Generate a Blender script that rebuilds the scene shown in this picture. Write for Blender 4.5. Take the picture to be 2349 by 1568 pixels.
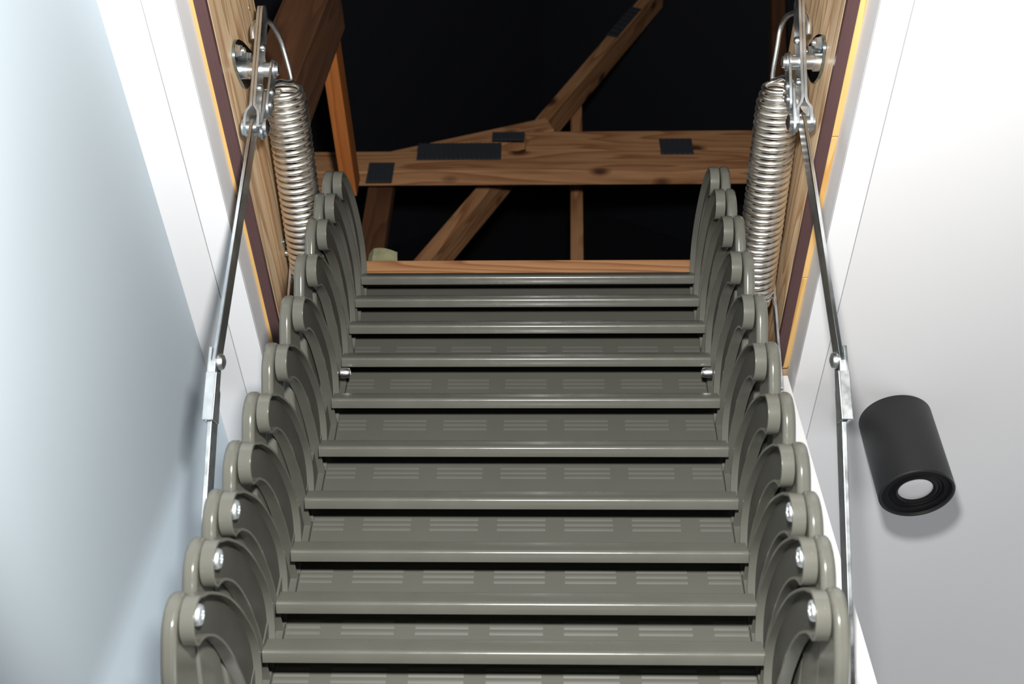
import bpy, math, random
from mathutils import Vector, Matrix

random.seed(7)
for o in list(bpy.data.objects):
    bpy.data.objects.remove(o)
scn = bpy.context.scene
COL = scn.collection

# ------------------------------------------------------------------ camera
EYE = 1.45                      # lens height above the floor; below, z is measured from the lens
F, CX, CY = 2600.0, 1174.5, 784.0
AX = Vector((0.99962589, 0.02034825, 0.01827639))      # world -> camera rows
ROT = Matrix(((0.99962589, 0.00169936, 0.02729817),
              (0.02034825, -0.713132, -0.7007344),
              (0.01827639, 0.70102771, -0.71289979)))   # camera -> world
cam_d = bpy.data.cameras.new('camera')
cam = bpy.data.objects.new('camera', cam_d)
COL.objects.link(cam)
cam.matrix_world = Matrix.Translation((0, 0, EYE)) @ ROT.to_4x4()
cam_d.sensor_width = 36.0
cam_d.lens = F / 2349.0 * 36.0
cam_d.clip_start = 0.02
cam_d.dof.use_dof = True
cam_d.dof.focus_distance = 1.22
cam_d.dof.aperture_fstop = 9.0
scn.camera = cam

# ------------------------------------------------------------------ world, lamp on the camera, exposure
w = bpy.data.worlds.new('world'); scn.world = w; w.use_nodes = True
w.node_tree.nodes['Background'].inputs[0].default_value = (0.75, 0.85, 1.0, 1)
w.node_tree.nodes['Background'].inputs[1].default_value = 0.15
fl = bpy.data.lights.new('camera_flash', 'SPOT')
fl.spot_size = math.radians(88); fl.spot_blend = 0.35; fl.shadow_soft_size = 0.028
fl.energy = 71.0; fl.color = (1.0, 0.985, 0.96)
flash = bpy.data.objects.new('camera_flash', fl); COL.objects.link(flash)
flash.location = (0.02, 0.015, EYE + 0.225)
flash.rotation_euler = ROT.to_euler()
day = bpy.data.lights.new('ceiling_fill', 'AREA')     # added cool fill near the right wall to lift the ceiling; no window there
day.shape = 'RECTANGLE'; day.size = 2.0; day.size_y = 1.5; day.energy = 54.0; day.color = (0.94, 0.97, 1.0)
fill_obj = bpy.data.objects.new('ceiling_fill', day); COL.objects.link(fill_obj)
fill_obj.location = (2.95, 2.3, EYE - 0.25); fill_obj.rotation_euler = (math.radians(90), 0, math.radians(90))
vs = scn.view_settings
vs.view_transform = 'Standard'; vs.look = 'None'; vs.gamma = 1.0; vs.use_curve_mapping = False
vs.exposure = 0.0


def ray(x, y):
    return ROT @ Vector(((x - CX) / F, -(y - CY) / F, -1.0))


def at(x, y, axis, val):
    """point on the sight line of a photo pixel where world x / y / z (from the lens) equals val"""
    r = ray(x, y)
    return r * (val / r[axis])


# ------------------------------------------------------------------ materials
def new_mat(name):
    m = bpy.data.materials.new(name); m.use_nodes = True
    nt = m.node_tree
    return m, nt, nt.nodes['Principled BSDF']


def node(nt, t, **kw):
    n = nt.nodes.new(t)
    for k, v in kw.items():
        setattr(n, k, v)
    return n


def ramp(nt, fac, stops):
    r = node(nt, 'ShaderNodeValToRGB')
    e = r.color_ramp.elements
    e[0].position, e[0].color = stops[0][0], (*stops[0][1], 1)
    e[1].position, e[1].color = stops[-1][0], (*stops[-1][1], 1)
    for p, c in stops[1:-1]:
        x = e.new(p); x.color = (*c, 1)
    nt.links.new(fac, r.inputs[0])
    return r.outputs[0]


def tex(nt, scale, coord='Object', kind='noise', detail=4, vec_scale=(1, 1, 1), rough=0.55, dist=0.0):
    tc = node(nt, 'ShaderNodeTexCoord')
    mp = node(nt, 'ShaderNodeMapping'); mp.inputs['Scale'].default_value = vec_scale
    nt.links.new(tc.outputs[coord], mp.inputs[0])
    n = node(nt, 'ShaderNodeTexNoise')
    n.inputs['Scale'].default_value = scale; n.inputs['Detail'].default_value = detail
    n.inputs['Roughness'].default_value = rough; n.inputs['Distortion'].default_value = dist
    nt.links.new(mp.outputs[0], n.inputs['Vector'])
    return n.outputs['Fac']


def bump(nt, b, fac, strength, dist=0.001):
    bn = node(nt, 'ShaderNodeBump'); bn.inputs['Strength'].default_value = strength
    bn.inputs['Distance'].default_value = dist
    nt.links.new(fac, bn.inputs['Height']); nt.links.new(bn.outputs[0], b.inputs['Normal'])


def mat_paint(name, col, rough=0.6, var=0.03, scale=6.0, bmp=0.05):
    m, nt, b = new_mat(name)
    f = tex(nt, scale)
    c = ramp(nt, f, [(0.3, tuple(x * (1 - var) for x in col)), (0.7, tuple(min(1, x * (1 + var)) for x in col))])
    nt.links.new(c, b.inputs['Base Color']); b.inputs['Roughness'].default_value = rough
    f2 = tex(nt, 350, detail=3); bump(nt, b, f2, bmp, 0.0006)
    return m


def mat_ladder():
    m, nt, b = new_mat('grey_gloss_paint')
    f = tex(nt, 9, detail=5)
    base = ramp(nt, f, [(0.25, (0.099, 0.099, 0.083)), (0.5, (0.114, 0.114, 0.097)), (0.8, (0.135, 0.134, 0.116))])
    f2 = tex(nt, 320, detail=6, rough=0.7)                      # dust specks and scratches
    sp = ramp(nt, f2, [(0.66, (0, 0, 0)), (0.74, (1, 1, 1))])
    f3 = tex(nt, 14, detail=3)
    ms = ramp(nt, f3, [(0.45, (0, 0, 0)), (0.7, (1, 1, 1))])
    mul = node(nt, 'ShaderNodeMix', data_type='RGBA', blend_type='MULTIPLY'); mul.inputs[0].default_value = 1
    nt.links.new(sp, mul.inputs[6]); nt.links.new(ms, mul.inputs[7])
    mx = node(nt, 'ShaderNodeMix', data_type='RGBA')
    nt.links.new(mul.outputs[2], mx.inputs[0]); nt.links.new(base, mx.inputs[6])
    mx.inputs[7].default_value = (0.36, 0.36, 0.33, 1)
    nt.links.new(mx.outputs[2], b.inputs['Base Color'])
    fr = tex(nt, 30, detail=4)
    r = ramp(nt, fr, [(0.3, (0.17,) * 3), (0.75, (0.32,) * 3)])
    nt.links.new(r, b.inputs['Roughness'])
    fb = tex(nt, 60, detail=3); bump(nt, b, fb, 0.06, 0.001)
    return m


def mat_metal(name, col=(0.72, 0.75, 0.76), rough=0.22, var=0.12, scale=90):
    m, nt, b = new_mat(name)
    b.inputs['Metallic'].default_value = 1.0
    f = tex(nt, scale, detail=4)
    c = ramp(nt, f, [(0.3, tuple(x * (1 - var) for x in col)), (0.7, col)])
    nt.links.new(c, b.inputs['Base Color'])
    r = ramp(nt, tex(nt, scale * 0.6), [(0.3, (rough * 0.8,) * 3), (0.7, (rough * 1.35,) * 3)])
    nt.links.new(r, b.inputs['Roughness'])
    return m


def mat_plain(name, col, rough=0.5, metallic=0.0, spec=0.5):
    m, nt, b = new_mat(name)
    f = tex(nt, 40)
    c = ramp(nt, f, [(0.3, tuple(x * 0.93 for x in col)), (0.7, col)])
    nt.links.new(c, b.inputs['Base Color'])
    b.inputs['Roughness'].default_value = rough; b.inputs['Metallic'].default_value = metallic
    b.inputs['Specular IOR Level'].default_value = spec
    return m


def mat_wood(name, light, dark, knot, rings=26.0, stretch=0.07, knots=True, rough=0.6, seed=0.0):
    """grain runs along local x"""
    m, nt, b = new_mat(name)
    tc = node(nt, 'ShaderNodeTexCoord')
    oi = node(nt, 'ShaderNodeObjectInfo')
    add = node(nt, 'ShaderNodeVectorMath', operation='ADD')
    sc = node(nt, 'ShaderNodeVectorMath', operation='SCALE'); sc.inputs['Scale'].default_value = 7.0
    cmb = node(nt, 'ShaderNodeCombineXYZ')
    for i in range(3):
        nt.links.new(oi.outputs['Random'], cmb.inputs[i])
    nt.links.new(cmb.outputs[0], sc.inputs[0])
    nt.links.new(tc.outputs['Object'], add.inputs[0]); nt.links.new(sc.outputs[0], add.inputs[1])
    mp = node(nt, 'ShaderNodeMapping'); mp.inputs['Scale'].default_value = (stretch, 1, 1)
    nt.links.new(add.outputs[0], mp.inputs[0])
    # knots: voronoi cells in a less stretched space
    mk = node(nt, 'ShaderNodeMapping'); mk.inputs['Scale'].default_value = (0.6, 1, 1)
    nt.links.new(add.outputs[0], mk.inputs[0])
    vo = node(nt, 'ShaderNodeTexVoronoi'); vo.inputs['Scale'].default_value = 13.0
    nt.links.new(mk.outputs[0], vo.inputs['Vector'])
    n1 = node(nt, 'ShaderNodeTexNoise'); n1.inputs['Scale'].default_value = 9.0; n1.inputs['Detail'].default_value = 3
    nt.links.new(mp.outputs[0], n1.inputs['Vector'])
    # ring value: noise distance field * rings -> sine
    mul = node(nt, 'ShaderNodeMath', operation='MULTIPLY'); mul.inputs[1].default_value = rings
    nt.links.new(n1.outputs['Fac'], mul.inputs[0])
    fr = node(nt, 'ShaderNodeMath', operation='FRACT'); nt.links.new(mul.outputs[0], fr.inputs[0])
    grain = ramp(nt, fr.outputs[0], [(0.0, light), (0.55, tuple((a * 2 + c) / 3 for a, c in zip(light, dark))), (0.9, dark), (1.0, light)])
    n2 = node(nt, 'ShaderNodeTexNoise'); n2.inputs['Scale'].default_value = 160; n2.inputs['Detail'].default_value = 4
    nt.links.new(mp.outputs[0], n2.inputs['Vector'])
    fine = ramp(nt, n2.outputs['Fac'], [(0.3, (0.78,) * 3), (0.7, (1.0,) * 3)])
    mx = node(nt, 'ShaderNodeMix', data_type='RGBA', blend_type='MULTIPLY'); mx.inputs[0].default_value = 0.8
    nt.links.new(grain, mx.inputs[6]); nt.links.new(fine, mx.inputs[7])
    out = mx.outputs[2]
    if knots:
        kn = ramp(nt, vo.outputs['Distance'], [(0.08, (1, 1, 1)), (0.21, (0, 0, 0))])
        mk2 = node(nt, 'ShaderNodeMix', data_type='RGBA')
        nt.links.new(kn, mk2.inputs[0]); nt.links.new(out, mk2.inputs[6]); mk2.inputs[7].default_value = (*knot, 1)
        out = mk2.outputs[2]
    nt.links.new(out, b.inputs['Base Color'])
    b.inputs['Roughness'].default_value = rough
    bump(nt, b, n2.outputs['Fac'], 0.15, 0.0006)
    return m


MT = {}
MT['wall'] = mat_paint('pale_blue_wall_paint', (0.47, 0.54, 0.59), 0.75, 0.015, 4)
MT['wall_grey'] = mat_paint('grey_wall_paint', (0.25, 0.26, 0.27), 0.75, 0.015, 4)
MT['ceiling'] = mat_paint('white_ceiling_paint', (0.72, 0.72, 0.73), 0.8, 0.012, 3)
MT['trim'] = mat_paint('white_trim_paint', (0.80, 0.805, 0.82), 0.5, 0.01, 5)
MT['door'] = mat_paint('white_door_paint', (0.86, 0.86, 0.86), 0.45, 0.01, 5)
MT['floor'] = mat_wood('floor_boards', (0.20, 0.14, 0.09), (0.13, 0.09, 0.055), (0.1, 0.06, 0.04), 12, 0.1)
MT['ladder'] = mat_ladder()
def mat_shaded_web():  # arm webs: recess shade put into a darker base colour, plus dust specks
    m, nt, b = new_mat('shaded_cast_recess_paint')
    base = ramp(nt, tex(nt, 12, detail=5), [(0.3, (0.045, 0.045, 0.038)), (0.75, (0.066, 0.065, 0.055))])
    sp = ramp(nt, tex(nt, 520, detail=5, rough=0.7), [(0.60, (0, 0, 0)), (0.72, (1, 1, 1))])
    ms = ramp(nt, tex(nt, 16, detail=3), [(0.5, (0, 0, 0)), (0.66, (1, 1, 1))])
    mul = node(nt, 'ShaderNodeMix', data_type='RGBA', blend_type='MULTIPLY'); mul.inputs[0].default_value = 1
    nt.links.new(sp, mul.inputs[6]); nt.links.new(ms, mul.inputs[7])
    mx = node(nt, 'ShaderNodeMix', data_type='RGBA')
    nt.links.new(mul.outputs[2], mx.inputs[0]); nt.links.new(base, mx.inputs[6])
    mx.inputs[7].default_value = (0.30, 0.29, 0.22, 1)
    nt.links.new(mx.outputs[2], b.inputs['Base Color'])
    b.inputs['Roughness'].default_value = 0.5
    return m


MT['web_shade'] = mat_shaded_web()
MT['plate_paint'] = mat_paint('grey_matt_tread_paint', (0.088, 0.088, 0.074), 0.55, 0.06, 8, 0.05)
MT['zinc'] = mat_metal('zinc_plated_steel', (0.84, 0.87, 0.88), 0.3)
MT['zinc_bright'] = mat_metal('bright_zinc_bolt', (0.86, 0.92, 0.95), 0.5, 0.2, 400)
MT['zinc_dull'] = mat_metal('dull_zinc_steel', (0.62, 0.66, 0.68), 0.36, 0.2)
MT['zinc_blue'] = mat_metal('blue_passivated_steel', (0.42, 0.55, 0.63), 0.14, 0.35, 160)
MT['spring'] = mat_metal('spring_steel', (0.97, 0.95, 0.90), 0.33, 0.06)
MT['rod'] = mat_metal('bright_rod_steel', (0.74, 0.77, 0.79), 0.2, 0.15)
MT['lining'] = mat_wood('larch_lining', (0.84, 0.62, 0.39), (0.50, 0.28, 0.13), (0.22, 0.10, 0.04), 20, 0.085, False, 0.5)
MT['pine'] = mat_wood('pine_edge', (0.80, 0.52, 0.20), (0.66, 0.36, 0.10), (0.4, 0.2, 0.06), 18, 0.05, False, 0.5)
MT['seal'] = mat_plain('brown_seal_rubber', (0.088, 0.045, 0.045), 0.45)
MT['truss'] = mat_wood('truss_timber', (0.58, 0.30, 0.14), (0.34, 0.14, 0.055), (0.08, 0.025, 0.010), 16, 0.09, True, 0.7)
MT['truss_dark'] = mat_wood('dark_truss_timber', (0.15, 0.062, 0.024), (0.095, 0.036, 0.014), (0.05, 0.02, 0.01), 12, 0.09, True, 0.75)
MT['truss_orange'] = mat_wood('orange_timber', (0.52, 0.17, 0.035), (0.40, 0.11, 0.02), (0.15, 0.03, 0.01), 10, 0.09, False, 0.6)
MT['plate'] = mat_plain('dark_nail_plate_steel', (0.060, 0.066, 0.078), 0.45, 0.3)
MT['felt'] = mat_plain('black_roof_felt', (0.016, 0.017, 0.022), 0.8, 0, 0.2)
MT['wool'] = mat_paint('mineral_wool', (0.36, 0.35, 0.20), 0.9, 0.2, 60, 0.4)
MT['black'] = mat_plain('matt_black_metal', (0.013, 0.013, 0.0145), 0.5)
MT['black_in'] = mat_plain('black_baffle', (0.004, 0.004, 0.005), 0.7, 0, 0.2)
MT['lens'] = mat_plain('frosted_lens', (0.55, 0.55, 0.57), 0.35)


# ------------------------------------------------------------------ mesh builder
class MB:
    def __init__(self):
        self.v, self.f = [], []

    def add(self, verts, faces):
        n = len(self.v)
        self.v += [tuple(p) for p in verts]
        self.f += [tuple(i + n for i in f) for f in faces]
        return self

    def box(self, lo, hi):
        x0, y0, z0 = lo; x1, y1, z1 = hi
        self.add([(x0, y0, z0), (x1, y0, z0), (x1, y1, z0), (x0, y1, z0), (x0, y0, z1), (x1, y0, z1), (x1, y1, z1), (x0, y1, z1)],
                 [(0, 3, 2, 1), (4, 5, 6, 7), (0, 1, 5, 4), (1, 2, 6, 5), (2, 3, 7, 6), (3, 0, 4, 7)])
        return self

    def prism(self, outline, x0, x1):
        """outline: (y, z) points; extruded along x"""
        n = len(outline)
        vs_ = [(x0, y, z) for y, z in outline] + [(x1, y, z) for y, z in outline]
        fs = [tuple(range(n)), tuple(range(2 * n - 1, n - 1, -1))]
        fs += [(i, n + i, n + (i + 1) % n, (i + 1) % n) for i in range(n)]
        return self.add(vs_, fs)

    def ring(self, a, b, x0, x1):
        """closed band between outlines a (outer) and b (inner), extruded along x"""
        n = len(a)
        vs_ = [(x0, *p) for p in a] + [(x1, *p) for p in a] + [(x0, *p) for p in b] + [(x1, *p) for p in b]
        fs = []
        for i in range(n):
            j = (i + 1) % n
            fs += [(i, n + i, n + j, j), (2 * n + j, 3 * n + j, 3 * n + i, 2 * n + i),
                   (i, j, 2 * n + j, 2 * n + i), (n + j, n + i, 3 * n + i, 3 * n + j)]
        return self.add(vs_, fs)

    def tube(self, pts, r, n=10, caps=True):
        pts = [Vector(p) for p in pts]
        m = len(pts)
        rr = r if isinstance(r, (list, tuple)) else [r] * m
        t0 = (pts[1] - pts[0]).normalized()
        up = Vector((0, 0, 1)) if abs(t0.z) < 0.9 else Vector((1, 0, 0))
        nrm = t0.cross(up).normalized()
        base = len(self.v)
        for i, p in enumerate(pts):
            t = (pts[min(i + 1, m - 1)] - pts[max(i - 1, 0)]).normalized()
            nrm = (nrm - t * nrm.dot(t)).normalized()
            bn = t.cross(nrm)
            for k in range(n):
                a = 2 * math.pi * k / n
                self.v.append(tuple(p + (nrm * math.cos(a) + bn * math.sin(a)) * rr[i]))
        for i in range(m - 1):
            for k in range(n):
                k2 = (k + 1) % n
                self.f.append((base + i * n + k, base + i * n + k2, base + (i + 1) * n + k2, base + (i + 1) * n + k))
        if caps:
            self.f.append(tuple(base + k for k in range(n - 1, -1, -1)))
            self.f.append(tuple(base + (m - 1) * n + k for k in range(n)))
        return self

    def lathe(self, o, axis, prof, n=32):
        """prof: (radius, distance along axis)"""
        o = Vector(o); axis = Vector(axis).normalized()
        up = Vector((0, 0, 1)) if abs(axis.z) < 0.9 else Vector((1, 0, 0))
        u = axis.cross(up).normalized(); v = axis.cross(u)
        base = len(self.v)
        for r, h in prof:
            for k in range(n):
                a = 2 * math.pi * k / n
                self.v.append(tuple(o + axis * h + (u * math.cos(a) + v * math.sin(a)) * max(r, 1e-5)))
        for i in range(len(prof) - 1):
            for k in range(n):
                k2 = (k + 1) % n
                self.f.append((base + i * n + k, base + i * n + k2, base + (i + 1) * n + k2, base + (i + 1) * n + k))
        self.f.append(tuple(base + k for k in range(n - 1, -1, -1)))
        self.f.append(tuple(base + (len(prof) - 1) * n + k for k in range(n)))
        return self

    def mesh(self, name, mat, smooth=True, ang=38):
        me = bpy.data.meshes.new(name)
        me.from_pydata(self.v, [], self.f); me.update()
        if smooth:
            me.polygons.foreach_set('use_smooth', [True] * len(me.polygons))
            me.set_sharp_from_angle(angle=math.radians(ang))
        me.materials.append(mat)
        return me


def link(name, me, parent=None, loc=(0, 0, 0), bevel=0.0, seg=2):
    o = bpy.data.objects.new(name, me); COL.objects.link(o)
    o.location = loc
    if parent is not None:
        o.parent = parent
    if bevel:
        b = o.modifiers.new('bevel', 'BEVEL'); b.width = bevel; b.segments = seg
        b.limit_method = 'ANGLE'; b.angle_limit = math.radians(40); b.harden_normals = True
    return o


def build(mb, name, mat, parent=None, loc=(0, 0, 0), bevel=0.0, seg=2, ang=38):
    return link(name, mb.mesh(name, MT[mat], True, ang), parent, loc, bevel, seg)


def tag(o, label, cat, group=None):
    o['label'] = label; o['category'] = cat
    if group:
        o['group'] = group
    return o


def struct(o, label=None, cat=None):
    o['kind'] = 'structure'
    if label:
        o['label'] = label; o['category'] = cat
    return o


def empty(name, loc):
    o = bpy.data.objects.new(name, None); COL.objects.link(o)
    o.location = loc; o.empty_display_size = 0.05
    return o


UP = Vector((0, 0, EYE))


def fix(root, obj):
    """keep world coordinates of a mesh whose parent sits elsewhere"""
    obj.parent = root
    obj.location = -Vector(root.location)
    return obj


def W(p):
    return Vector(p) + UP


def wmb(mb):
    """shift lens-relative mesh data to the room"""
    mb.v = [(x, y, z + EYE) for x, y, z in mb.v]
    return mb


def spline(pts, k=8, closed=False):
    """Catmull-Rom through points of any dimension"""
    P = [Vector(p) for p in pts]
    n = len(P); out = []
    rng = n if closed else n - 1
    for i in range(rng):
        p0 = P[(i - 1) % n] if (closed or i > 0) else P[0] * 2 - P[1]
        p1, p2 = P[i], P[(i + 1) % n]
        p3 = P[(i + 2) % n] if (closed or i + 2 < n) else P[-1] * 2 - P[-2]
        for j in range(k):
            t = j / k
            out.append(0.5 * ((2 * p1) + (p2 - p0) * t + (2 * p0 - 5 * p1 + 4 * p2 - p3) * t * t + (3 * p1 - p0 - 3 * p2 + p3) * t ** 3))
    if not closed:
        out.append(P[-1])
    return out


def inset(poly, d):
    n = len(poly); out = []
    area = sum(poly[i][0] * poly[(i + 1) % n][1] - poly[(i + 1) % n][0] * poly[i][1] for i in range(n))
    s = 1 if area > 0 else -1
    for i in range(n):
        a, b, c = Vector(poly[i - 1]), Vector(poly[i]), Vector(poly[(i + 1) % n])
        t = (c - a).normalized()
        out.append((b.x - t.y * d * s, b.y + t.x * d * s))
    return out


# ------------------------------------------------------------------ the room
ZC = 0.95                                    # ceiling above the lens
WX = -0.407                                  # left wall face
EL, ER = -0.336, 0.3054                      # reveal faces of the opening
KL, KR = -0.3665, 0.3350                     # joint between casing and ceiling
FY, NY = 1.019, -0.10
FR = 1.056                        # far and near ends of the opening
CW = 0.30
NW = 0.03
TT = 0.003
floor = MB(); floor.box((WX, -2.2, -EYE - 0.05), (3.0, 3.4, -EYE))
struct(build(wmb(floor), 'floor', 'floor'))
m = MB(); m.box((WX - 0.1, -2.3, -EYE - 0.05), (WX, 3.5, ZC + 0.05))
struct(build(wmb(m), 'wall_left', 'wall'))
m = MB(); m.box((3.0, -2.3, -EYE - 0.05), (3.1, 3.5, ZC + 0.05))
struct(build(wmb(m), 'wall_right', 'wall_grey'))
m = MB(); m.box((WX, 3.4, -EYE - 0.05), (3.0, 3.5, ZC + 0.05))
struct(build(wmb(m), 'wall_far', 'wall_grey'))
m = MB(); m.box((WX, -2.3, -EYE - 0.05), (3.0, -2.2, ZC + 0.05))
struct(build(wmb(m), 'wall_near', 'wall_grey'))
g = 0.0008                                   # hairline joint
m = MB()
m.box((WX, -2.2, ZC), (KL - g, 3.4, ZC + 0.03))
m.box((KR + g, -2.2, ZC), (3.0, 3.4, ZC + 0.03))
m.box((KL - g, FR + CW + g, ZC), (KR + g, 3.4, ZC + 0.03))
m.box((KL - g, -2.2, ZC), (KR + g, NY - NW - g, ZC + 0.03))
struct(build(wmb(m), 'ceiling', 'ceiling'))
for i, (lo, hi) in enumerate([((KL, NY - NW, ZC), (EL, FR + CW, ZC + TT)),
                              ((ER, NY - NW, ZC), (KR, FR + CW, ZC + TT)),
                              ((EL, FR, ZC), (ER, FR + CW, ZC + TT)),
                              ((EL, NY - NW, ZC), (ER, NY, ZC + TT))]):
    m = MB(); m.box(lo, hi)
    struct(build(wmb(m), 'trim_%d' % (i + 1), 'trim', bevel=0.0004))

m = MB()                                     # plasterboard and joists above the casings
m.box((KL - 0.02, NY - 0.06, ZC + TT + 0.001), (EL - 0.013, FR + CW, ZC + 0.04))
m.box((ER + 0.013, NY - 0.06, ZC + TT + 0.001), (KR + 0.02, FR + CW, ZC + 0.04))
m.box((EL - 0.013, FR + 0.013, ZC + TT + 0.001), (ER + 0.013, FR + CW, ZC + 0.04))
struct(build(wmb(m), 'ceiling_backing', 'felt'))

# ------------------------------------------------------------------ attic shell (black felt all round)
m = MB()
a0, a1, b0, b1, zt = -2.6, 2.6, -1.2, 2.6, 3.2
m.add([(a0, b0, ZC + .02), (a0, b1, ZC + .02), (0, b1, zt), (0, b0, zt), (a1, b0, ZC + .02), (a1, b1, ZC + .02)],
      [(0, 1, 2, 3), (3, 2, 5, 4), (0, 3, 4), (1, 5, 2)])
struct(build(wmb(m), 'roof_lining', 'felt', ang=10))
m = MB()                                     # felt-covered partition closing the right bay
m.prism([(1.86, ZC + 0.05), (1.9, ZC + 0.05), (2.4, 3.0), (2.36, 3.0)], -1.6, 1.6)
struct(build(wmb(m), 'wall_attic', 'felt'))

# ------------------------------------------------------------------ hatch frame
ZR = 0.995                                   # top of the painted reveal
BL, BR = -0.3205, 0.287                      # timber faces
frame = empty('hatch_frame', W((-0.0167, 0.46, ZR)))
tag(frame, 'timber lining of the loft opening with brown rubber seal and white reveal', 'hatch frame')


def fpart(mb, name, mat, bevel=0.0008):
    return fix(frame, build(wmb(mb), name, mat, bevel=bevel))


def board(x0, x1, y0, y1, z0, z1, name, mat, parent=frame, long='y'):
    """box whose local x runs along its length"""
    c = Vector(((x0 + x1) / 2, (y0 + y1) / 2, (z0 + z1) / 2 + EYE))
    if long == 'y':
        h = ((y1 - y0) / 2, (x1 - x0) / 2, (z1 - z0) / 2); rz = math.pi / 2
    else:
        h = ((x1 - x0) / 2, (y1 - y0) / 2, (z1 - z0) / 2); rz = 0
    mb = MB(); mb.box((-h[0], -h[1], -h[2]), h)
    o = build(mb, name, mat, bevel=0.0012)
    o.rotation_euler = (0, 0, rz)
    o.parent = parent; o.location = c - Vector(parent.location)
    return o


board(BL - 0.026, BL, NY - 0.02, FY + 0.028, ZR + 0.003, 1.160, 'lining_board', 'lining')
board(BR, BR + 0.026, NY - 0.02, FY + 0.028, ZR + 0.003, 1.188, 'lining_board', 'lining')
board(BL + 0.0005, BR - 0.0005, FY + 0.003, FY + 0.028, ZR + 0.003, 1.202, 'lining_board', 'truss', long='x')
board(BL + 0.0005, BR - 0.0005, NY - 0.028, NY - 0.003, ZR + 0.003, 1.17, 'lining_board', 'lining', long='x')
# pine edge strips under the boards, brown seal beside them
board(EL - 0.004, -0.3325, NY, FY, ZR - 0.003, ZR + 0.003, 'pine_strip', 'pine')
for i, (y0, y1) in enumerate([(NY, 0.678), (0.679, 0.872), (0.873, FY)]):
    board(0.2992, ER + 0.004, y0, y1, ZR - 0.003, ZR + 0.003, 'pine_strip', 'pine')
board(EL, ER, FY - 0.001, FY + 0.003, ZR - 0.003, ZR + 0.003, 'pine_strip', 'pine', long='x')
for x0, x1, nm in [(-0.3325, BL - 0.0004, 0), (BR + 0.0004, 0.2992, 1)]:
    mb = MB()
    n = 3                                    # hollow strip with shallow grooves along it
    wx = (x1 - x0)
    pr = []
    for k in range(n + 1):
        pr += [(x0 + wx * k / n, 0.0 if 0 < k < n else 0.0004)]
        if k < n:
            pr += [(x0 + wx * (k + .3) / n, -0.0004), (x0 + wx * (k + .7) / n, -0.0004)]
    prof = [(p, ZR - 0.004 + q) for p, q in pr] + [(x1, ZR + 0.003), (x0, ZR + 0.003)]
    N = len(prof)
    mb.add([(p, NY, q) for p, q in prof] + [(p, FY - 0.001, q) for p, q in prof],
           [tuple(range(N)), tuple(range(2 * N - 1, N - 1, -1))] + [(i, (i + 1) % N, N + (i + 1) % N, N + i) for i in range(N)])
    fpart(mb, 'seal_strip', 'seal', 0)
# painted reveals
mb = MB(); mb.box((EL - 0.012, NY, ZC + TT + 0.0002), (EL, FR, ZR - 0.0032)); fpart(mb, 'reveal', 'trim')
mb = MB(); mb.box((ER, NY, ZC + TT + 0.0002), (ER + 0.012, FR, ZR - 0.0032)); fpart(mb, 'reveal', 'trim')
mb = MB(); mb.box((EL, FR, ZC + TT + 0.0002), (ER, FR + 0.012, ZR - 0.0032)); fpart(mb, 'reveal', 'trim')
mb = MB(); mb.lathe(at(571, 18, 0, BL), (1, 0, 0), [(0.003, -0.002), (0.003, 0.0004), (0.002, -0.0004)], 12)
fpart(mb, 'screw_hole', 'zinc_dull', 0)

# ------------------------------------------------------------------ hatch door hanging open
ht, dd = Vector((0, 1.0095, 0.968)), Vector((0, -0.155, -0.988)).normalized()
nb = Vector((0, 0.988, -0.155)).normalized()
door = empty('hatch_door', W(ht + dd * 1.05))
tag(door, 'white hatch door hanging open behind the ladder', 'hatch door')
L = 1.08
def dslab(x0, x1, s0, s1, t0, t1):
    mb = MB(); P = []
    for s in (s0, s1):
        for t in (t0, t1):
            for x in (x0, x1):
                q = ht + dd * s + nb * t; P.append((x, q.y, q.z))
    mb.add(P, [(0, 1, 3, 2), (4, 6, 7, 5), (0, 4, 5, 1), (2, 3, 7, 6), (0, 2, 6, 4), (1, 5, 7, 3)])
    return mb
fix(door, build(wmb(dslab(-0.330, 0.300, 0.0, L, 0.0, 0.034)), 'panel', 'door', bevel=0.001))
fix(door, build(wmb(dslab(-0.331, 0.301, L, L + 0.006, -0.001, 0.035)), 'edge_strip', 'pine', bevel=0.0004))

# ------------------------------------------------------------------ the concertina ladder
BAR = [(0, -0.027, 0.8390, 0.4420), (1, -0.026, 0.8472, 0.4924), (2, -0.0247, 0.8559, 0.5453), (3, -0.0228, 0.8649, 0.606),
       (4, -0.0221, 0.8771, 0.6756), (5, -0.021, 0.8904, 0.7524), (6, -0.0197, 0.9029, 0.831), (7, -0.02, 0.9161, 0.9065),
       (8, -0.0197, 0.9239, 0.9689), (9, -0.0203, 0.9331, 1.0251), (10, -0.0197, 0.9423, 1.0774)]
HW = 0.21
lad = empty('concertina_ladder', W((-0.022, 0.87, 0.30)))
tag(lad, 'grey folding concertina ladder with hooked side arms in the open hatch', 'ladder')


def arm_outline():
    c = (-0.1543, -0.0270); r = 0.0174
    up = spline([(-0.1625, -0.0112), (-0.1485, 0.0012), (-0.118, 0.0207), (-0.09, 0.0335), (-0.054, 0.0450), (-0.016, 0.0515), (0.012, 0.0475), (0.032, 0.036), (0.047, 0.019), (0.052, 0.006)], 5)
    low = spline([(0.044, 0.0), (0.015, 0.0025), (-0.008, 0.0048), (-0.04, 0.0040), (-0.08, -0.0025), (-0.11, -0.0128), (-0.131, -0.0252), (-0.1405, -0.0345)], 5)
    circ = []
    for i in range(1, 20):
        a = math.radians(-48 - (360 - 48 - 122) * i / 20.0)
        circ.append((c[0] + r * math.cos(a), c[1] + r * math.sin(a)))
    return [(p[0], p[1]) for p in up] + [(p[0], p[1]) for p in low] + circ


OUT = arm_outline()
INN = inset(OUT, 0.0024)


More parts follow.
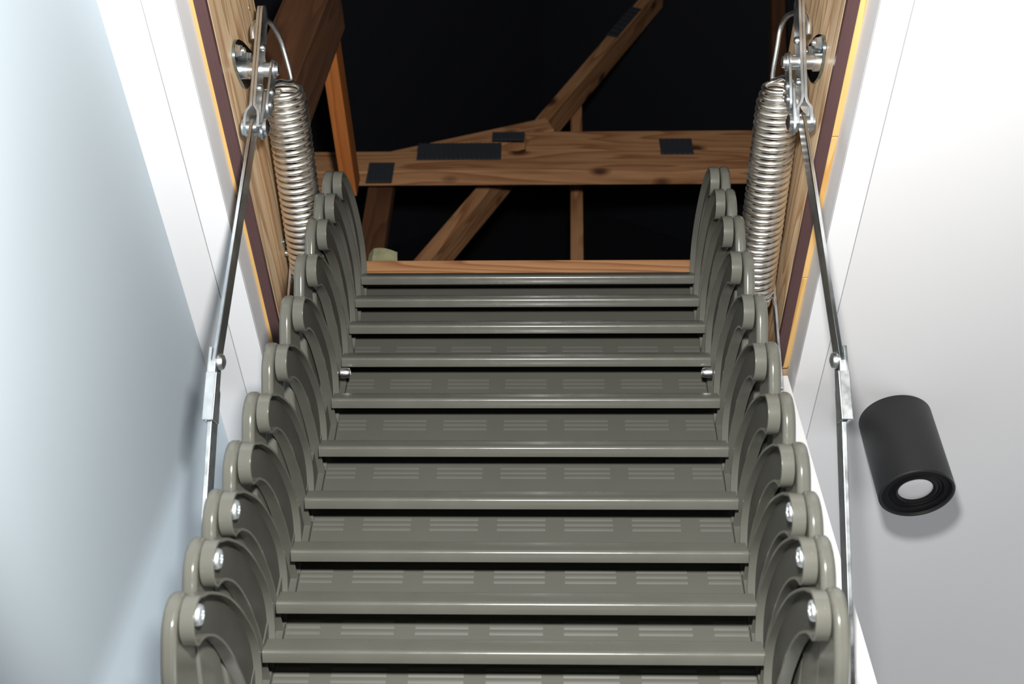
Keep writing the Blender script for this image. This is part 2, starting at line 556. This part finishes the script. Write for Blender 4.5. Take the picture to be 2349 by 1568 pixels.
def arm_mesh(s):
    """s=-1 left, +1 right; recess opens towards the middle of the ladder"""
    mb = MB()
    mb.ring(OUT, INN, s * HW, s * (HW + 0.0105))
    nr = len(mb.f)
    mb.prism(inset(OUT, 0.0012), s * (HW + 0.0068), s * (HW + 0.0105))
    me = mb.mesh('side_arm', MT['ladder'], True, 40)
    me.materials.append(MT['web_shade'])
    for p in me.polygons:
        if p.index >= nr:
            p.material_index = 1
    return me


def link_outline():
    c = (-0.1510, -0.0235); r = 0.0185
    pts = []
    for i in range(0, 17):
        a = math.radians(35 + 150 * i / 16.0)
        pts.append((c[0] + r * math.cos(a), c[1] + r * math.sin(a)))
    front = spline([(c[0] - 0.0184, c[1] - 0.006), (-0.1655, -0.040), (-0.156, -0.051), (-0.138, -0.066), (-0.105, -0.084), (-0.06, -0.100), (-0.02, -0.106), (0.0, -0.102)], 4)
    back = spline([(0.012, -0.075), (-0.02, -0.062), (-0.06, -0.048), (-0.095, -0.034), (-0.118, -0.022), (-0.131, -0.014)], 4)
    return pts + [(p[0], p[1]) for p in front] + [(p[0], p[1]) for p in back]


LOUT = link_outline()


def link_mesh(s):
    mb = MB()
    mb.prism(LOUT, s * (HW + 0.0122), s * (HW + 0.0235))
    return mb.mesh('outer_link', MT['ladder'], True, 40)


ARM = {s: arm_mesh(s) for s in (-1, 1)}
LNK = {s: link_mesh(s) for s in (-1, 1)}

# nose bar with deck: cross-section in (y, z); the rounded bend sits at the origin
nose = [(0.0, 0.0)]
def rounded(a, p, b, r, k=5):
    a, p, b = Vector(a), Vector(p), Vector(b)
    d1, d2 = (a - p).normalized(), (b - p).normalized()
    h = d1.angle(d2) / 2
    t = r / math.tan(h)
    c = p + (d1 + d2).normalized() * (r / math.sin(h))
    s, e = p + d1 * t, p + d2 * t
    a0_ = math.atan2(s.y - c.y, s.x - c.x); a1_ = math.atan2(e.y - c.y, e.x - c.x)
    da = (a1_ - a0_ + math.pi) % (2 * math.pi) - math.pi
    return [(c.x + r * math.cos(a0_ + da * i / k), c.y + r * math.sin(a0_ + da * i / k)) for i in range(k + 1)]
nose = rounded((0.0090, 0.0165), (-0.0004, 0.0), (0.009, -0.0053), 0.0032, 6)
nose += rounded((-0.0004, 0.0), (0.0090, -0.0055), (0.013, -0.003), 0.0008, 2)
nose += [(0.0125, 0.0005), (0.0165, 0.0180), (0.0495, 0.0365), (0.0495, 0.0395)]
nose += rounded((0.0495, 0.0395), (0.0100, 0.0178), (-0.0004, 0.0), 0.0022, 4)
mb = MB(); mb.prism(nose, -HW - 0.0002, HW + 0.0002)
TREAD = mb.mesh('tread', MT['ladder'], True, 30)
# ribbed back plate
mb = MB()
pw = HW + 0.0095
mb.prism([(0.0500, -0.046), (0.0530, -0.046), (0.0530, 0.0385), (0.0500, 0.0385)], -pw, pw)
for gi in range(-3, 4):
    x0, x1 = gi * 0.0675 - 0.0242, gi * 0.0675 + 0.0242
    x0, x1 = max(x0, -HW + 0.001), min(x1, HW - 0.001)
    for z in (0.0125, 0.0065, 0.0005):
        h, d = 0.0024, 0.0011
        sec = [(0.0502, z + h), (0.0502 - d * 0.9, z + h * 0.92), (0.0502 - d, z + h * 0.6), (0.0502 - d * 0.55, z - h * 0.3), (0.0502, z - h)]
        n = len(sec)
        vs_ = [(x0, *p) for p in sec] + [(x1, *p) for p in sec]
        mb.add(vs_, [tuple(range(n)), tuple(range(2 * n - 1, n - 1, -1))] + [(i, n + i, n + i + 1, i + 1) for i in range(n - 1)])
for s in (-1, 1):                           # end cheeks closing the sides
    mb.prism([(0.012, -0.0465), (0.054, -0.0465), (0.054, 0.004), (0.012, 0.004)], s * (HW + 0.0068), s * (HW + 0.0098))
    mb.prism([(0.0435, -0.0465), (0.053, -0.0465), (0.053, 0.010), (0.0435, 0.006)], s * (HW + 0.0002), s * (HW + 0.0068))
for s in (-1, 1):                           # small upstand at each end of the plate
    mb.box((s * 0.2125 - 0.0012, 0.0475, -0.040), (s * 0.2125 + 0.0012, 0.0501, 0.020))
PLATE = mb.mesh('ribbed_plate', MT['plate_paint'], True, 40)


def bolt_mesh(s, r, h, mat, name):
    mb = MB()
    mb.lathe((0, 0, 0), (-s, 0, 0), [(r * 0.98, 0), (r, h * 0.15), (r, h * 0.6), (r * 0.9, h * 0.9), (r * 0.72, h), (r * 0.45, h), (r * 0.42, h * 0.45)], 20)
    for k in range(3):                     # six-lobe recess ridges
        a = math.pi * k / 3
        mb.tube([(-s * h * 0.92, math.cos(a) * r * .42, math.sin(a) * r * .42), (-s * h * 0.92, -math.cos(a) * r * .42, -math.sin(a) * r * .42)], r * 0.07, 5)
    return mb.mesh(name, MT[mat], True, 40)


PIV = {s: bolt_mesh(s, 0.0078, 0.0058, 'zinc_bright', 'pivot_bolt') for s in (-1, 1)}
PIN = {s: bolt_mesh(s, 0.0058, 0.011, 'zinc', 'stop_bolt') for s in (-1, 1)}
TILT = {-1: [-2.3, -3.0, -2.5, -1.3, 0.1, 1.0, 1.1, -0.2, -1.8, -2.2, -2.7],
        1: [-4.4, -4.2, -2.2, -0.8, 0.3, 0.9, 0.7, -0.7, -2.4, -3.5, -4.2]}
for k, bx, by, bz in reversed(BAR):
    t = link('tread', TREAD, lad, W((bx, by, bz)) - Vector(lad.location))
    link('ribbed_plate', PLATE, t)
    for s in (-1, 1):
        tilt = math.radians(TILT[s][k])            # the arms fan out a little towards both ends of the stack
        o = link('side_arm', ARM[s], t, bevel=0.0009); o.rotation_euler.x = tilt
        o = link('outer_link', LNK[s], t, bevel=0.0042, seg=4); o.rotation_euler.x = tilt
        if k <= 2:
            q = Matrix.Rotation(tilt, 3, 'X') @ Vector((s * (HW + 0.0068), -0.1520, -0.0212))
            o = link('pivot_bolt', PIV[s], t, q); o['label'] = 'zinc pivot bolt head in the arm end'
        if k == 7:
            link('stop_bolt', PIN[s], t, (s * (HW + 0.0005), 0.011, -0.0130))['label'] = 'zinc stop bolt under the tread'

# ------------------------------------------------------------------ coil springs
def coil(name, p_top, p_bot, hook, label):
    a, b = Vector(p_top), Vector(p_bot)
    ax = (b - a).normalized()
    u = ax.cross(Vector((1, 0, 0))).normalized(); v = ax.cross(u)
    Ln = (b - a).length
    R, wr, pitch = 0.0212, 0.0029, 0.0081
    turns = Ln / pitch
    root = empty(name, W(b))
    tag(root, label, 'spring', 'balance springs of the hatch')
    n = int(turns * 18); pts = []
    for i in range(n + 1):
        th = 2 * math.pi * i / 18
        q = a + ax * (pitch * i / 18)
        s = i / n
        rr = R * (0.78 + 0.22 * min(1, s * turns / 2.5)) * (1 - 0.12 * max(0, (s - 0.93) / 0.07))
        pts.append(q + (u * math.cos(th) + v * math.sin(th)) * rr)
    mb = MB(); mb.tube(pts, wr, 8)
    fix(root, build(wmb(mb), 'coil', 'spring', ang=80))
    hp = spline(hook, 8)
    mb = MB(); mb.tube(hp, wr, 10)
    fix(root, build(wmb(mb), 'hook', 'zinc', ang=80))
    return root


SL, SR = -0.286, 0.2526
coil('coil_spring', at(651, 196, 0, SL), at(714, 640, 0, SL),
     [at(622, 196, 0, -0.292), at(640, 187, 0, -0.287), at(662, 190, 0, -0.281), at(668, 180, 0, -0.2795), at(652, 118, 0, -0.2855), at(640, 85, 0, -0.289), at(622, 55, 0, -0.2935), at(607, 47, 0, -0.298), at(588, 52, 0, -0.304), at(580, 66, 0, -0.3065), at(581, 90, 0, -0.306)],
     'coil spring on the left, beside the pale blue wall')
coil('coil_spring', at(1790, 198, 0, SR), at(1726, 690, 0, SR),
     [at(1815, 188, 0, 0.2575), at(1798, 178, 0, 0.2545), at(1778, 184, 0, 0.249), at(1772, 172, 0, 0.247), at(1782, 110, 0, 0.2515), at(1790, 66, 0, 0.2545), at(1805, 38, 0, 0.2585), at(1828, 28, 0, 0.2646), at(1845, 32, 0, 0.2695), at(1855, 48, 0, 0.272), at(1855, 78, 0, 0.272)],
     'coil spring on the right, on the side of the black spotlight')


# ------------------------------------------------------------------ balance arms
def bar_yz(p, q, wid, x0, x1, r_ends=True):
    """flat bar lying in a y-z plane between two (y, z) points"""
    p, q = Vector(p), Vector(q)
    d = (q - p).normalized(); nrm = Vector((-d.y, d.x)); r = wid / 2
    pts = []
    for i in range(9):
        a = math.pi * i / 8
        pts.append(q + nrm * r * math.cos(a) + d * r * math.sin(a) * (1 if r_ends else 0.15))
    for i in range(9):
        a = math.pi * i / 8
        pts.append(p - nrm * r * math.cos(a) - d * r * math.sin(a) * (1 if r_ends else 0.15))
    mb = MB(); mb.prism([(v.x, v.y) for v in pts], x0, x1)
    return mb


def balance_arm(side, label):
    s = side
    bf = BL if s < 0 else BR                       # board face
    X = lambda d: bf + (-s) * d                    # distance from the board towards the ladder
    if s < 0:
        top, piv, clv = (602, 34), (600, 160), (582, 292)
        knee, slv, end = (497, 830), (485, 970), (470, 1232)
        plate_px = [(536, 92), (531, 112), (534, 148), (548, 188), (557, 202), (566, 197), (575, 160), (580, 132), (562, 108), (547, 93)]
        bolts = [(544, 116), (569, 133)]
    else:
        top, piv, clv = (1833, 14), (1836, 142), (1841, 280)
        knee, slv, end = (1925, 826), (1936, 968), (1946, 1400)
        plate_px = [(1888, 78), (1895, 88), (1896, 115), (1888, 165), (1876, 187), (1868, 188), (1860, 170), (1854, 130), (1862, 105), (1876, 84)]
        bolts = [(1881, 98), (1862, 118)]
    xl = X(0.0225)
    yz = lambda p, x: (at(*p, 0, x).y, at(*p, 0, x).z)
    T, P, C = yz(top, xl), yz(piv, xl), yz(clv, xl)
    K, S_, E_ = yz(knee, xl), yz(slv, xl), yz(end, xl)
    root = empty('balance_arm', W((xl, E_[0], E_[1])))
    tag(root, label, 'lever arm', 'zinc balance arms of the hatch')

    def part(mb, name, mat, bevel=0.0005, parent=None, ang=40):
        return fix(root, build(wmb(mb), name, mat, bevel=bevel, ang=ang)) if parent is None else None
    # mounting plate on the lining board, with two hex bolts
    po = [yz(p, bf) for p in plate_px]
    po = [(q[0], q[1]) for q in spline(po, 4, True)]
    mb = MB(); mb.prism(po, bf - s * 0.0002, X(0.0035)); part(mb, 'mount_plate', 'zinc_blue', 0.0004)
    for b in bolts:
        q = at(*b, 0, X(0.004))
        mb = MB(); mb.lathe((X(0.0035), q.y, q.z), (-s, 0, 0), [(0.0074, 0), (0.0074, 0.001), (0.0062, 0.0011), (0.0062, 0.005), (0.005, 0.006)], 6)
        mb.lathe((X(0.009), q.y, q.z), (-s, 0, 0), [(0.0032, 0), (0.0032, 0.003), (0.002, 0.004)], 12)
        part(mb, 'hex_bolt', 'zinc', 0.0)
    # pivot tube and nut
    mb = MB(); mb.lathe((X(0.0035), P[0], P[1]), (-s, 0, 0), [(0.0098, 0), (0.0098, 0.006), (0.0078, 0.0065), (0.0078, 0.0165)], 28)
    part(mb, 'pivot_tube', 'zinc', 0)
    mb = MB(); mb.lathe((X(0.0255), P[0], P[1]), (-s, 0, 0), [(0.0078, 0), (0.0078, 0.008), (0.0105, 0.0082), (0.0105, 0.0095), (0.0088, 0.0097), (0.0088, 0.0125), (0.006, 0.013), (0.006, 0.0155), (0.0045, 0.016)], 24)
    part(mb, 'pivot_nut', 'zinc', 0)
    # twin lever plates that spread into a fork round the rod
    d = Vector((C[0] - T[0], C[1] - T[1])); dn = d.normalized(); ln = d.length
    for k, off in enumerate((0.0, 0.0034)):
        segs = 26; half = 0.0115
        mb = MB(); rows = []
        for i in range(segs + 1):
            t = -0.010 + (ln + 0.020) * i / segs
            c = Vector(T) + dn * t
            nrm = Vector((-dn.y, dn.x))
            e = 1.0
            if t < 0: e = math.sqrt(max(0.02, 1 - (t / 0.0102) ** 2))
            if t > ln: e = math.sqrt(max(0.02, 1 - ((t - ln) / 0.0102) ** 2))
            sp = max(0, min(1, (t - (ln - 0.021)) / 0.010)); sp = sp * sp * (3 - 2 * sp)
            dx = (0.0052 * sp) * (-1 if k == 0 else 1)
            x0 = X(0.0192 + off + dx); x1 = X(0.0192 + off + dx + 0.0031)
            a, b = c + nrm * half * e, c - nrm * half * e
            rows.append([(x0, a.x, a.y), (x1, a.x, a.y), (x1, b.x, b.y), (x0, b.x, b.y)])
        base = [v for r in rows for v in r]; fs = [(3, 2, 1, 0), tuple(4 * segs + j for j in range(4))]
        for i in range(segs):
            for j in range(4):
                j2 = (j + 1) % 4
                fs.append((4 * i + j, 4 * i + j2, 4 * i + 4 + j2, 4 * i + 4 + j))
        mb.add(base, fs)
        part(mb, 'lever_plate', 'zinc', 0.0004)
    for t in (0.30, 0.66):                         # rivets on the inner face
        c = Vector(T) + dn * ln * t
        mb = MB(); mb.lathe((X(0.0255), c.x, c.y), (-s, 0, 0), [(0.0042, 0), (0.0042, 0.0015), (0.003, 0.0032), (0.001, 0.0038)], 14)
        part(mb, 'rivet', 'zinc', 0)
    # crank link from the pivot nut down to the fork pin
    cr0 = Vector(P); cr1 = Vector(C) + Vector((0.004, -0.002))
    mb = bar_yz(cr0, cr0 + (cr1 - cr0) * 0.62, 0.019, X(0.0335), X(0.0365)); part(mb, 'crank_link', 'zinc_dull', 0.0005)
    mb = bar_yz(cr0 + (cr1 - cr0) * 0.45, cr1, 0.017, X(0.0300), X(0.0330)); part(mb, 'crank_link', 'zinc_dull', 0.0005)
    for t in (0.38, 0.58):
        c = cr0 + (cr1 - cr0) * t
        mb = MB(); mb.lathe((X(0.0330), c.x, c.y), (-s, 0, 0), [(0.0045, 0), (0.0045, 0.005), (0.003, 0.0065), (0.001, 0.007)], 14)
        part(mb, 'rivet', 'zinc', 0)
    mb = MB(); mb.lathe((X(0.0105), C[0], C[1]), (-s, 0, 0), [(0.005, 0), (0.0085, 0.0008), (0.0085, 0.003), (0.006, 0.0031), (0.006, 0.0235), (0.0088, 0.0236), (0.0088, 0.0265), (0.006, 0.028), (0.002, 0.029)], 22)
    part(mb, 'fork_pin', 'zinc', 0)
    # long connecting rod, knee joint, sleeve and lower bar
    part(bar_yz(C, K, 0.0195, X(0.0205), X(0.0245)), 'connecting_rod', 'rod', 0.0008)
    mb = MB(); mb.lathe((X(0.0245), K[0], K[1]), (-s, 0, 0), [(0.0078, 0), (0.0078, 0.002), (0.0066, 0.0045), (0.003, 0.006), (0.001, 0.0062)], 20)
    part(mb, 'knee_rivet', 'zinc', 0)
    Kv, Sv, Ev = Vector(K), Vector(S_), Vector(E_)
    dl = (Ev - Sv).normalized()
    # folded sleeve: three sides of a channel, cut on the slant at its upper end
    nrm = Vector((-dl.y, dl.x))
    if nrm.x > 0: nrm = -nrm                       # towards the viewer
    hw = 0.0128
    up_ = Kv - (Sv - Kv).normalized() * 0.012
    mb = MB()
    xo, xi = X(0.0172), X(0.0203)
    def q4(a, b, c_, d_, x0, x1):
        m_ = MB()
        m_.prism([(p.x, p.y) for p in (a, b, c_, d_)], x0, x1)
        return m_
    ds = (Sv - Kv).normalized(); ns = Vector((-ds.y, ds.x))
    if ns.x > 0: ns = -ns
    # back leaf
    mb.v, mb.f = [], []
    mb2 = q4(up_ + ns * 0.0095, up_ - ns * 0.008, Sv - ns * hw, Sv + ns * hw, xo, xi); mb.add(mb2.v, mb2.f)
    # front leaf facing the viewer
    mid = Kv + (Sv - Kv) * 0.22
    mb2 = q4(mid + ns * (hw - 0.0025), mid + ns * hw, Sv + ns * hw, Sv + ns * (hw - 0.0025), xo, X(0.0275)); mb.add(mb2.v, mb2.f)
    # inner leaf, slanted top
    mid2 = Kv + (Sv - Kv) * 0.50
    mb2 = q4(mid + ns * hw, mid2 - ns * 0.004, Sv - ns * hw * 0.5, Sv + ns * hw, X(0.0252), X(0.0275)); mb.add(mb2.v, mb2.f)
    part(mb, 'sleeve', 'zinc', 0.0008)
    far = Ev + dl * 0.075
    part(bar_yz(Kv, far, 0.0195, X(0.0200), X(0.0245), False), 'lower_bar', 'zinc_dull', 0.0008)
    return root


balance_arm(-1, 'zinc balance arm on the left lining board, beside the pale blue wall')
balance_arm(1, 'zinc balance arm on the right lining board, nearest the black spotlight')


# ------------------------------------------------------------------ small stay rods lower down the boards
def stay(s, label):
    bf = BL if s < 0 else BR
    X = lambda d: bf + (-s) * d
    if s < 0:
        pl = [(660, 529), (650, 541), (647, 556), (653, 572), (667, 585), (673, 574), (668, 553), (664, 536)]
        bl, jt, end = (658, 550), (672, 580), (663, 700)
    else:
        pl = [(1778, 522), (1787, 533), (1789, 550), (1783, 566), (1768, 582), (1763, 570), (1768, 548), (1773, 530)]
        bl, jt, end = (1777, 548), (1767, 572), (1791, 890)
    yz = lambda p, x: (at(*p, 0, x).y, at(*p, 0, x).z)
    root = empty('stay_rod', W(at(*jt, 0, X(0.01))))
    tag(root, label, 'stay rod', 'thin stay rods of the hatch')
    po = [(q[0], q[1]) for q in spline([yz(p, bf) for p in pl], 4, True)]
    mb = MB(); mb.prism(po, bf - s * 0.0002, X(0.003)); fix(root, build(wmb(mb), 'bracket', 'zinc_blue', bevel=0.0004))
    q = at(*bl, 0, X(0.003))
    mb = MB(); mb.lathe((X(0.003), q.y, q.z), (-s, 0, 0), [(0.0062, 0), (0.0062, 0.005), (0.005, 0.006)], 6)
    mb.lathe((X(0.009), q.y, q.z), (-s, 0, 0), [(0.003, 0), (0.003, 0.003), (0.002, 0.0035)], 10)
    fix(root, build(wmb(mb), 'hex_bolt', 'zinc'))
    xr = X(0.012)
    J, E2 = yz(jt, xr), yz(end, xr)
    mb = bar_yz(J, E2, 0.011, X(0.010), X(0.013)); fix(root, build(wmb(mb), 'rod', 'zinc', bevel=0.0004))
    mb = MB(); mb.lathe((X(0.003), J[0], J[1]), (-s, 0, 0), [(0.004, 0), (0.004, 0.010), (0.0056, 0.0102), (0.0056, 0.014), (0.004, 0.016)], 14)
    fix(root, build(wmb(mb), 'joint_pin', 'zinc'))
    return root


stay(-1, 'thin zinc stay rod below the left coil spring')
stay(1, 'thin zinc stay rod below the right coil spring')

# ------------------------------------------------------------------ spotlight on the ceiling
lc = Vector((0.4385, 1.069, ZC)); lr, lh = 0.044, 0.118
lamp = empty('ceiling_spotlight', W(lc))
tag(lamp, 'black cylindrical spotlight fixed to the white ceiling', 'spotlight')
mb = MB(); mb.lathe(lc, (0, 0, -1), [(lr - 0.0005, 0.0), (lr, 0.0008), (lr, lh - 0.001), (lr - 0.001, lh), (lr - 0.0035, lh), (lr - 0.004, lh - 0.002), (lr - 0.004, lh - 0.012)], 72)
fix(lamp, build(wmb(mb), 'body', 'black', ang=35))
mb = MB(); mb.lathe(lc, (0, 0, -1), [(0.001, lh - 0.010), (0.0205, lh - 0.010), (0.0205, lh - 0.006), (0.0225, lh - 0.0045), (0.027, lh - 0.006), (0.0275, lh - 0.0045), (0.0315, lh - 0.0055), (0.032, lh - 0.003), (lr - 0.0042, lh - 0.003), (lr - 0.0042, lh - 0.011)][::-1], 64)
fix(lamp, build(wmb(mb), 'baffle_ring', 'black_in', ang=25))
mb = MB(); mb.lathe(lc, (0, 0, -1), [(0.0202, lh - 0.011), (0.0202, lh - 0.0075), (0.0185, lh - 0.0068), (0.010, lh - 0.0062), (0.002, lh - 0.006)], 48)
fix(lamp, build(wmb(mb), 'lens', 'lens', ang=60))


# ------------------------------------------------------------------ attic timbers
def timber(name, p, q, wid, dep, mat, label, cat, side=(0, -1, 0), group='roof timbers in the attic', bevel=0.0015):
    """p, q: ends of the centre line of the face that looks along `side`; wid across that face, dep behind it"""
    p, q = Vector(p), Vector(q)
    d = (q - p).normalized(); sd = Vector(side); sd = (sd - d * sd.dot(d)).normalized()
    wv = sd.cross(d)
    L_ = (q - p).length
    mb = MB(); mb.box((0, -wid / 2, -dep), (L_, wid / 2, 0))
    o = build(mb, name, mat, bevel=bevel)
    o.matrix_world = Matrix.Translation(W(p)) @ Matrix((d, wv, sd)).transposed().to_4x4()
    tag(o, label, cat, group)
    return o


def nail_plate(beam, x0, x1, y0, y1, n):
    """toothed steel plate on the local +z face of a timber"""
    mb = MB(); mb.box((x0, y0, 0.0002), (x1, y1, 0.0016))
    for i in range(n):
        a = x0 + (x1 - x0) * (i + 0.2) / n; b = x0 + (x1 - x0) * (i + 0.62) / n
        mb.box((a, y0 + 0.002, 0.0016), (b, y1 - 0.002, 0.0036))
    o = build(mb, 'nail_plate', 'plate'); o.parent = beam
    return o


YB = 1.35
zb = at(1210, 391, 1, YB).z; zm = at(1210, 345, 1, YB).z; ztop = at(1210, 301, 1, YB).z
tb = timber('tie_beam', (-1.35, YB, (zb + zm) / 2), (1.35, YB, (zb + zm) / 2), zm - zb, 0.036, 'truss',
            'knotty lower tie beam crossing the attic behind the ladder top', 'beam')
ub = timber('upper_tie_beam', (at(1206, 322, 1, YB).x, YB + 0.001, (zm + ztop) / 2 + 0.0008), (1.3, YB + 0.001, (zm + ztop) / 2 + 0.0008), ztop - zm - 0.001, 0.035, 'truss',
            'upper tie beam stacked on the knotty lower one', 'beam')
def np_on(beam, px0, px1, py0, py1, n, Yf=YB):
    a = beam.matrix_world.inverted() @ W(at(px0, py1, 1, Yf)); b = beam.matrix_world.inverted() @ W(at(px1, py0, 1, Yf))
    return nail_plate(beam, min(a.x, b.x), max(a.x, b.x), min(a.y, b.y), max(a.y, b.y), n)
bpy.context.view_layer.update()
sb = timber('sloping_rafter', at(690, 408, 1, YB + 0.038), at(1262, 283, 1, YB + 0.038), 0.050, 0.035, 'truss',
            'sloping timber rising to the right above the tie beam', 'rafter')
bpy.context.view_layer.update()
np_on(tb, 955, 1151, 329, 368, 18); np_on(ub, 1129, 1204, 303, 322, 8); np_on(tb, 1516, 1586, 319, 355, 6)
# vertical board under the left end of the tie beam
yv = YB + 0.075
vb = timber('vertical_board', at(846, 600, 1, yv), at(878, 395, 1, yv), 0.052, 0.03, 'truss_dark',
            'dark brown board standing under the left end of the tie beam', 'board')
bpy.context.view_layer.update()
p4 = at(873, 396, 1, YB - 0.001)
mbp = MB(); mbp.box((-0.026, -0.002, -0.032), (0.026, -0.0004, 0.032))
for i in range(5):
    mbp.box((-0.024 + i * 0.0098, -0.0036, -0.030), (-0.019 + i * 0.0098, -0.002, 0.030))
o = build(wmb(mbp), 'nail_plate', 'plate'); o.location = (p4.x, p4.y, p4.z)
o.parent = tb; o.matrix_parent_inverse = tb.matrix_world.inverted()
# long diagonal and the centre post behind the tie beam
Yd = 1.47
timber('diagonal_strut', at(930, 640, 1, Yd), at(1512, -40, 1, Yd), 0.030, 0.07, 'truss', 'long diagonal strut crossing behind the tie beams', 'strut')
Yp = 1.56
timber('centre_post', at(1324, 640, 1, Yp), at(1322, 215, 1, Yp), 0.0275, 0.07, 'truss', 'slim upright post right of the diagonal strut', 'post')
bpy.context.view_layer.update()
dg = bpy.data.objects['diagonal_strut']
a = dg.matrix_world.inverted() @ W(at(1405, 85, 1, Yd)); b = dg.matrix_world.inverted() @ W(at(1465, 20, 1, Yd))
nail_plate(dg, a.x, b.x, -0.012, 0.018, 7)
# orange joist running away from the viewer on the left
zo = 1.62
jx0, jx1 = at(758, 275, 2, zo).x, at(790, 250, 2, zo).x
timber('orange_joist', ((jx0 + jx1) / 2, at(760, 30, 2, zo).y, zo), ((jx0 + jx1) / 2, at(800, 450, 2, zo).y, zo), abs(jx1 - jx0), 0.05, 'truss_orange',
       'bright orange joist running away behind the left spring', 'joist', side=(0, 0, -1))
# dark rafter crossing the top left corner
Yr = 0.80
timber('dark_rafter', at(725, -60, 1, Yr), at(562, 326, 1, Yr), 0.067, 0.09, 'truss_dark', 'dark brown rafter crossing above the left spring hook', 'rafter')
timber('back_post', at(1790, 330, 1, 1.25), at(1786, -40, 1, 1.25), 0.030, 0.05, 'truss_dark', 'brown post behind the right spring hook', 'post')
timber('thin_post', at(702, 420, 1, 1.5), at(696, 180, 1, 1.5), 0.012, 0.04, 'truss_dark', 'narrow brown post glimpsed left of the orange joist', 'post')
# scrap of mineral wool on the far edge of the opening
c = at(885, 590, 1, 1.075)
mb = MB(); P = []
for i in range(14):
    a = 2 * math.pi * i / 14
    P.append((c.x + 0.028 * math.cos(a) * random.uniform(.8, 1.1), c.y + 0.018 * math.sin(a), 0))
zb0 = 1.197
mb.add([(x, y, zb0 - 0.02) for x, y, _ in P] + [(c.x + (x - c.x) * .8 - 0.004, c.y + (y - c.y) * .8, c.z + 0.006 - 0.12 * (x - c.x) + random.uniform(-.002, .002)) for x, y, _ in P],
       [tuple(range(13, -1, -1)), tuple(range(14, 28))] + [(i, (i + 1) % 14, 14 + (i + 1) % 14, 14 + i) for i in range(14)])
tag(build(wmb(mb), 'insulation_scrap', 'wool'), 'small yellowish scrap of insulation at the far edge of the opening', 'insulation')
